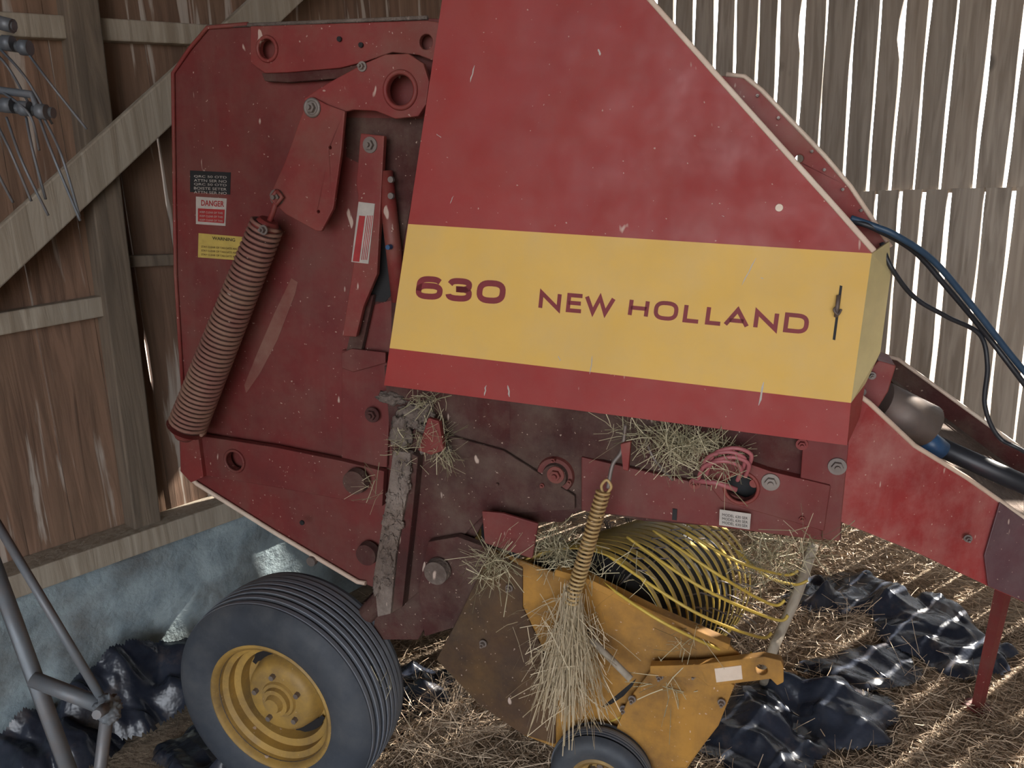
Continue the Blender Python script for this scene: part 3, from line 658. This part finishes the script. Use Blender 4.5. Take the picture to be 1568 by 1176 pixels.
# ------------------------------------------------------------ plastic sheets
def inside(p,m=.25):
    q=p-Vector((K.x,K.y,0)); return q.dot(d2)>m and -q.dot(d1)>m
FOOT=[]
def tri(x): x=x-math.floor(x); return abs(x-.5)*2
def sheet(px,py,rx,ry,h,seed,rot=0,mound=0):
    rnd=random.Random(seed); ce=fh(px,py); n=130; V=[];Fa=[];idx={}; FOOT.append((ce,rx,ry,rot,seed))
    waves=[]
    for k in range(8):
        a=rnd.uniform(0,math.pi); lam=rnd.uniform(.11,.50); waves.append((math.cos(a)/lam,math.sin(a)/lam,rnd.random(),lam))
    for i in range(n+1):
        for j in range(n+1):
            a=(i/n-.5)*2;b=(j/n-.5)*2
            r=math.hypot(a,b); th=math.atan2(b,a)
            lim=.80+.34*noise.noise(Vector((math.cos(th)*1.6,math.sin(th)*1.6,seed)))+.07*noise.noise(Vector((math.cos(th)*5,math.sin(th)*5,seed)))
            if r>lim: continue
            x=a*rx;y=b*ry; wn=noise.noise_vector(Vector((x*2.5,y*2.5,seed)))*.16
            u_,v_=x+wn.x,y+wn.y
            amp=.5+.8*noise.noise(Vector((x*2.2,y*2.2,seed+9)))
            z=sum(w[3]*tri(u_*w[0]+v_*w[1]+w[2]) for w in waves)/sum(w[3] for w in waves)
            edge=max(0,1-(r/lim)**6)
            z=h*(1.8*(z-.27))*max(.3,amp+.3)*(.2+.8*edge)+mound*max(0,1-(r/lim)**2)
            z=max(z,0)+.014+.004*noise.noise(Vector((x*14,y*14,seed)))+.035*edge*tri(u_*5+v_*2)**2*tri(v_*4-u_*3)
            z=max(z,.006)
            c_,s_=math.cos(rot),math.sin(rot)
            p=Vector((ce.x+x*c_-y*s_+wn.y*.4,ce.y+x*s_+y*c_+wn.x*.4,z))
            if not inside(p,.20): continue
            V.append(tuple(p)); idx[i,j]=len(V)-1
    for i in range(n):
        for j in range(n):
            k=[(i,j),(i+1,j),(i+1,j+1),(i,j+1)]
            if all(q in idx for q in k): Fa.append(tuple(idx[q] for q in k))
    me=bpy.data.meshes.new("black_plastic_sheet"); me.from_pydata(V,[],Fa); me.update()
    return link("black_plastic_sheet",me,PLAST,None,True)
def on_sheet(p):
    for ce,rx,ry,rot,seed in FOOT:
        q=p-ce; c_,s_=math.cos(-rot),math.sin(-rot); a=(q.x*c_-q.y*s_)/rx; b=(q.x*s_+q.y*c_)/ry; r=math.hypot(a,b)
        if r<1.2:
            th=math.atan2(b,a); lim=.80+.34*noise.noise(Vector((math.cos(th)*1.6,math.sin(th)*1.6,seed)))
            if r<lim-.04: return True
    return False
sheet(1290,915,.44,.28,.13,1,.2); sheet(1430,975,.33,.50,.24,2,.3); sheet(1320,1030,.38,.16,.10,3,.3); sheet(1205,1125,.56,.36,.17,4,.3)
sheet(185,1070,.50,.55,.34,5,mound=.22); sheet(335,1165,.3,.3,.22,6); sheet(60,1150,.45,.40,.30,7,mound=.12); sheet(640,1070,.36,.28,.11,8); sheet(190,1005,.42,.42,.30,9,.8,mound=.20)
# ------------------------------------------------------------ floor hay
L=[]
for i in range(42000):
    px=random.uniform(560,1700); py=random.uniform(790,1300); p=fh(px,py)
    if (p-C).length>6.5 or not inside(p): continue
    if on_sheet(p) and random.random()<.95: continue
    h=.05*max(0,noise.noise(p*1.5)+.4)
    d=Vector((random.gauss(0,1),random.gauss(0,1),random.gauss(0,.22)))
    L.append((p+Vector((0,0,random.uniform(.004,.02)+h)),d,random.uniform(.03,.12),random.uniform(.0015,.0034),Vector((random.gauss(0,.015),random.gauss(0,.015),-.005))))
for i in range(9000):
    px=random.gauss(1180,130); py=random.uniform(800,900) if i%3 else random.gauss(1000,70)
    p=fh(px,py)
    if (p-C).length>6.5 or not inside(p) or on_sheet(p): continue
    L.append((p+Vector((0,0,random.uniform(.01,.10))),Vector((random.gauss(0,1),random.gauss(0,1),random.gauss(0,.4))),random.uniform(.06,.18),random.uniform(.0018,.0034),rv(.015)))
for i in range(2000):
    p=fh(random.gauss(700,50),random.gauss(1125,30)); 
    if not inside(p,.4): continue
    L.append((p+Vector((0,0,random.uniform(.01,.12))),Vector((random.gauss(0,1),random.gauss(0,1),random.gauss(0,.4))),random.uniform(.06,.2),.0027,rv(.015)))
strands_obj("loose_hay",L,HAY)
mesh_from("wooden_pole",[tube_data(smooth_pts([U(1246,832,2.85),U(1222,905,2.85),U(1196,965,2.85),U(1180,1004,2.85),fh(1168,1050)],4),[.019]*17,10)],WOODP)
# hoses
hz=bpy.data.objects.new("hydraulic_hoses",None); sc.collection.objects.link(hz)
def hose(nm,pts,r,mat):
    mesh_from(nm,[tube_data(smooth_pts([toW(P(*p)) for p in pts]),r,10)],mat,hz)
hose("blue_hose",[(1303,334,.06),(1335,345,.05),(1375,362,.05),(1430,400,.1),(1490,470,.15),(1568,568,.2),(1700,720,.3)],.008,BLUEH)
hose("black_hose",[(1303,338,.06),(1340,350,.05),(1400,385,.12),(1450,440,.15),(1510,512,.2),(1570,590,.2),(1700,760,.3)],.007,BLKP)
hose("thin_cable",[(1350,372,.1),(1365,410,.08),(1400,455,.12),(1450,485,.15),(1500,512,.2),(1512,560,.2),(1508,620,.2),(1530,670,.2),(1580,700,.2),(1700,800,.4)],.006,BLKP)
# ------------------------------------------------------------ hay rake (left foreground)
rk=bpy.data.objects.new("hay_rake",None); sc.collection.objects.link(rk)
D=1.55
def rt(nm,pts,r,mat=GALV,sm=False,seg=10):
    p=[U(x,y,d) for x,y,d in pts]
    if sm: p=smooth_pts(p)
    return mesh_from(nm,[tube_data(p,r,seg)],mat,rk)
for (y0,y1,x1) in [(62,74,44),(158,173,82)]:
    rt("tine_bar",[(-140,y0-12,D),(x1,y1,D)],.011)
    for x in range(-20,x1-8,26): 
        yy=y0+(y1-y0)*(x+0)/x1
        rt("clamp",[(x,yy+2,D-.012),(x+14,yy+3,D-.012)],.015)
rt("upper_small_bar",[(-140,20,D),(22,40,D)],.009); rt("small_coupling",[(0,35,D),(20,40,D)],.014); rt("bar_strut",[(-140,120,D),(50,145,D),(60,178,D)],.008)
for a,b,c_ in [((38,75),(75,125),(133,198)),((60,180),(80,235),(123,338)),((68,182),(95,240),(122,332)),((10,180),(35,250),(74,330)),((40,180),(50,230),(70,305)),((-10,180),(15,230),(48,308)),((0,75),(40,120),(80,190)),((-30,60),(10,100),(45,160)),((2,140),(45,175),(60,230)),((-30,180),(-10,250),(20,310))]:
    rt("wire_tine",[(*a,D),(*b,D-.03),(*c_,D+.02)],.0027,GALV,True,6)
rt("mast",[(-120,-40,D),(-120,600,D+.1),(-100,1100,2.1)],.025)
rt("frame_tube_main",[(-45,770,1.6),(160,1330,1.65)],.020,seg=4)
rt("frame_rod",[(-40,742,1.62),(162,1080,1.6)],.009)
rt("frame_cross_tube",[(50,1040,1.6),(165,1084,1.6)],.016)
rt("frame_stay",[(165,1084,1.6),(135,1330,1.65)],.013)
rt("frame_link_to_mast",[(-120,620,1.65),(-40,780,1.6)],.018)
mesh_from("frame_joint",[lump_data(U(166,1085,1.59),.024,.024,.03,11,.25),cyl_data(U(160,1085,1.56),-FW,.012,.010,.03,8)],GALV,rk)
# ------------------------------------------------------------ lights
w=bpy.data.worlds.new("sky"); sc.world=w; w.use_nodes=True; nt=w.node_tree
bg=nt.nodes["Background"]; bg.inputs[0].default_value=(.88,.93,1.0,1); bg.inputs[1].default_value=7.4
su=bpy.data.lights.new("sun",'SUN'); su.energy=32; su.angle=math.radians(.5); su.color=(1,.94,.84)
so=bpy.data.objects.new("sun",su); sc.collection.objects.link(so)
E=math.radians(40); sd=Vector((-.82*math.cos(E),-.57*math.cos(E),-math.sin(E)))
so.rotation_euler=sd.to_track_quat('-Z','Y').to_euler()
pl=bpy.data.lights.new("doorway_portal",'AREA'); pl.shape='RECTANGLE'; pl.size=6.0; pl.size_y=HT; pl.cycles.is_portal=True
po=bpy.data.objects.new("doorway_portal",pl); sc.collection.objects.link(po)
po.matrix_world=Matrix.Translation(B(6.0,DEP,HT/2))@(d1.to_track_quat('-Z','Z').to_matrix().to_4x4())
# ------------------------------------------------------------ camera
cam=bpy.data.cameras.new("camera"); co=bpy.data.objects.new("camera",cam); sc.collection.objects.link(co)
cam.sensor_width=36; cam.lens=36*F/1568; cam.clip_start=.05
co.matrix_world=Matrix(((RR.x,UU.x,-FW.x,C.x),(RR.y,UU.y,-FW.y,C.y),(RR.z,UU.z,-FW.z,C.z),(0,0,0,1)))
sc.camera=co
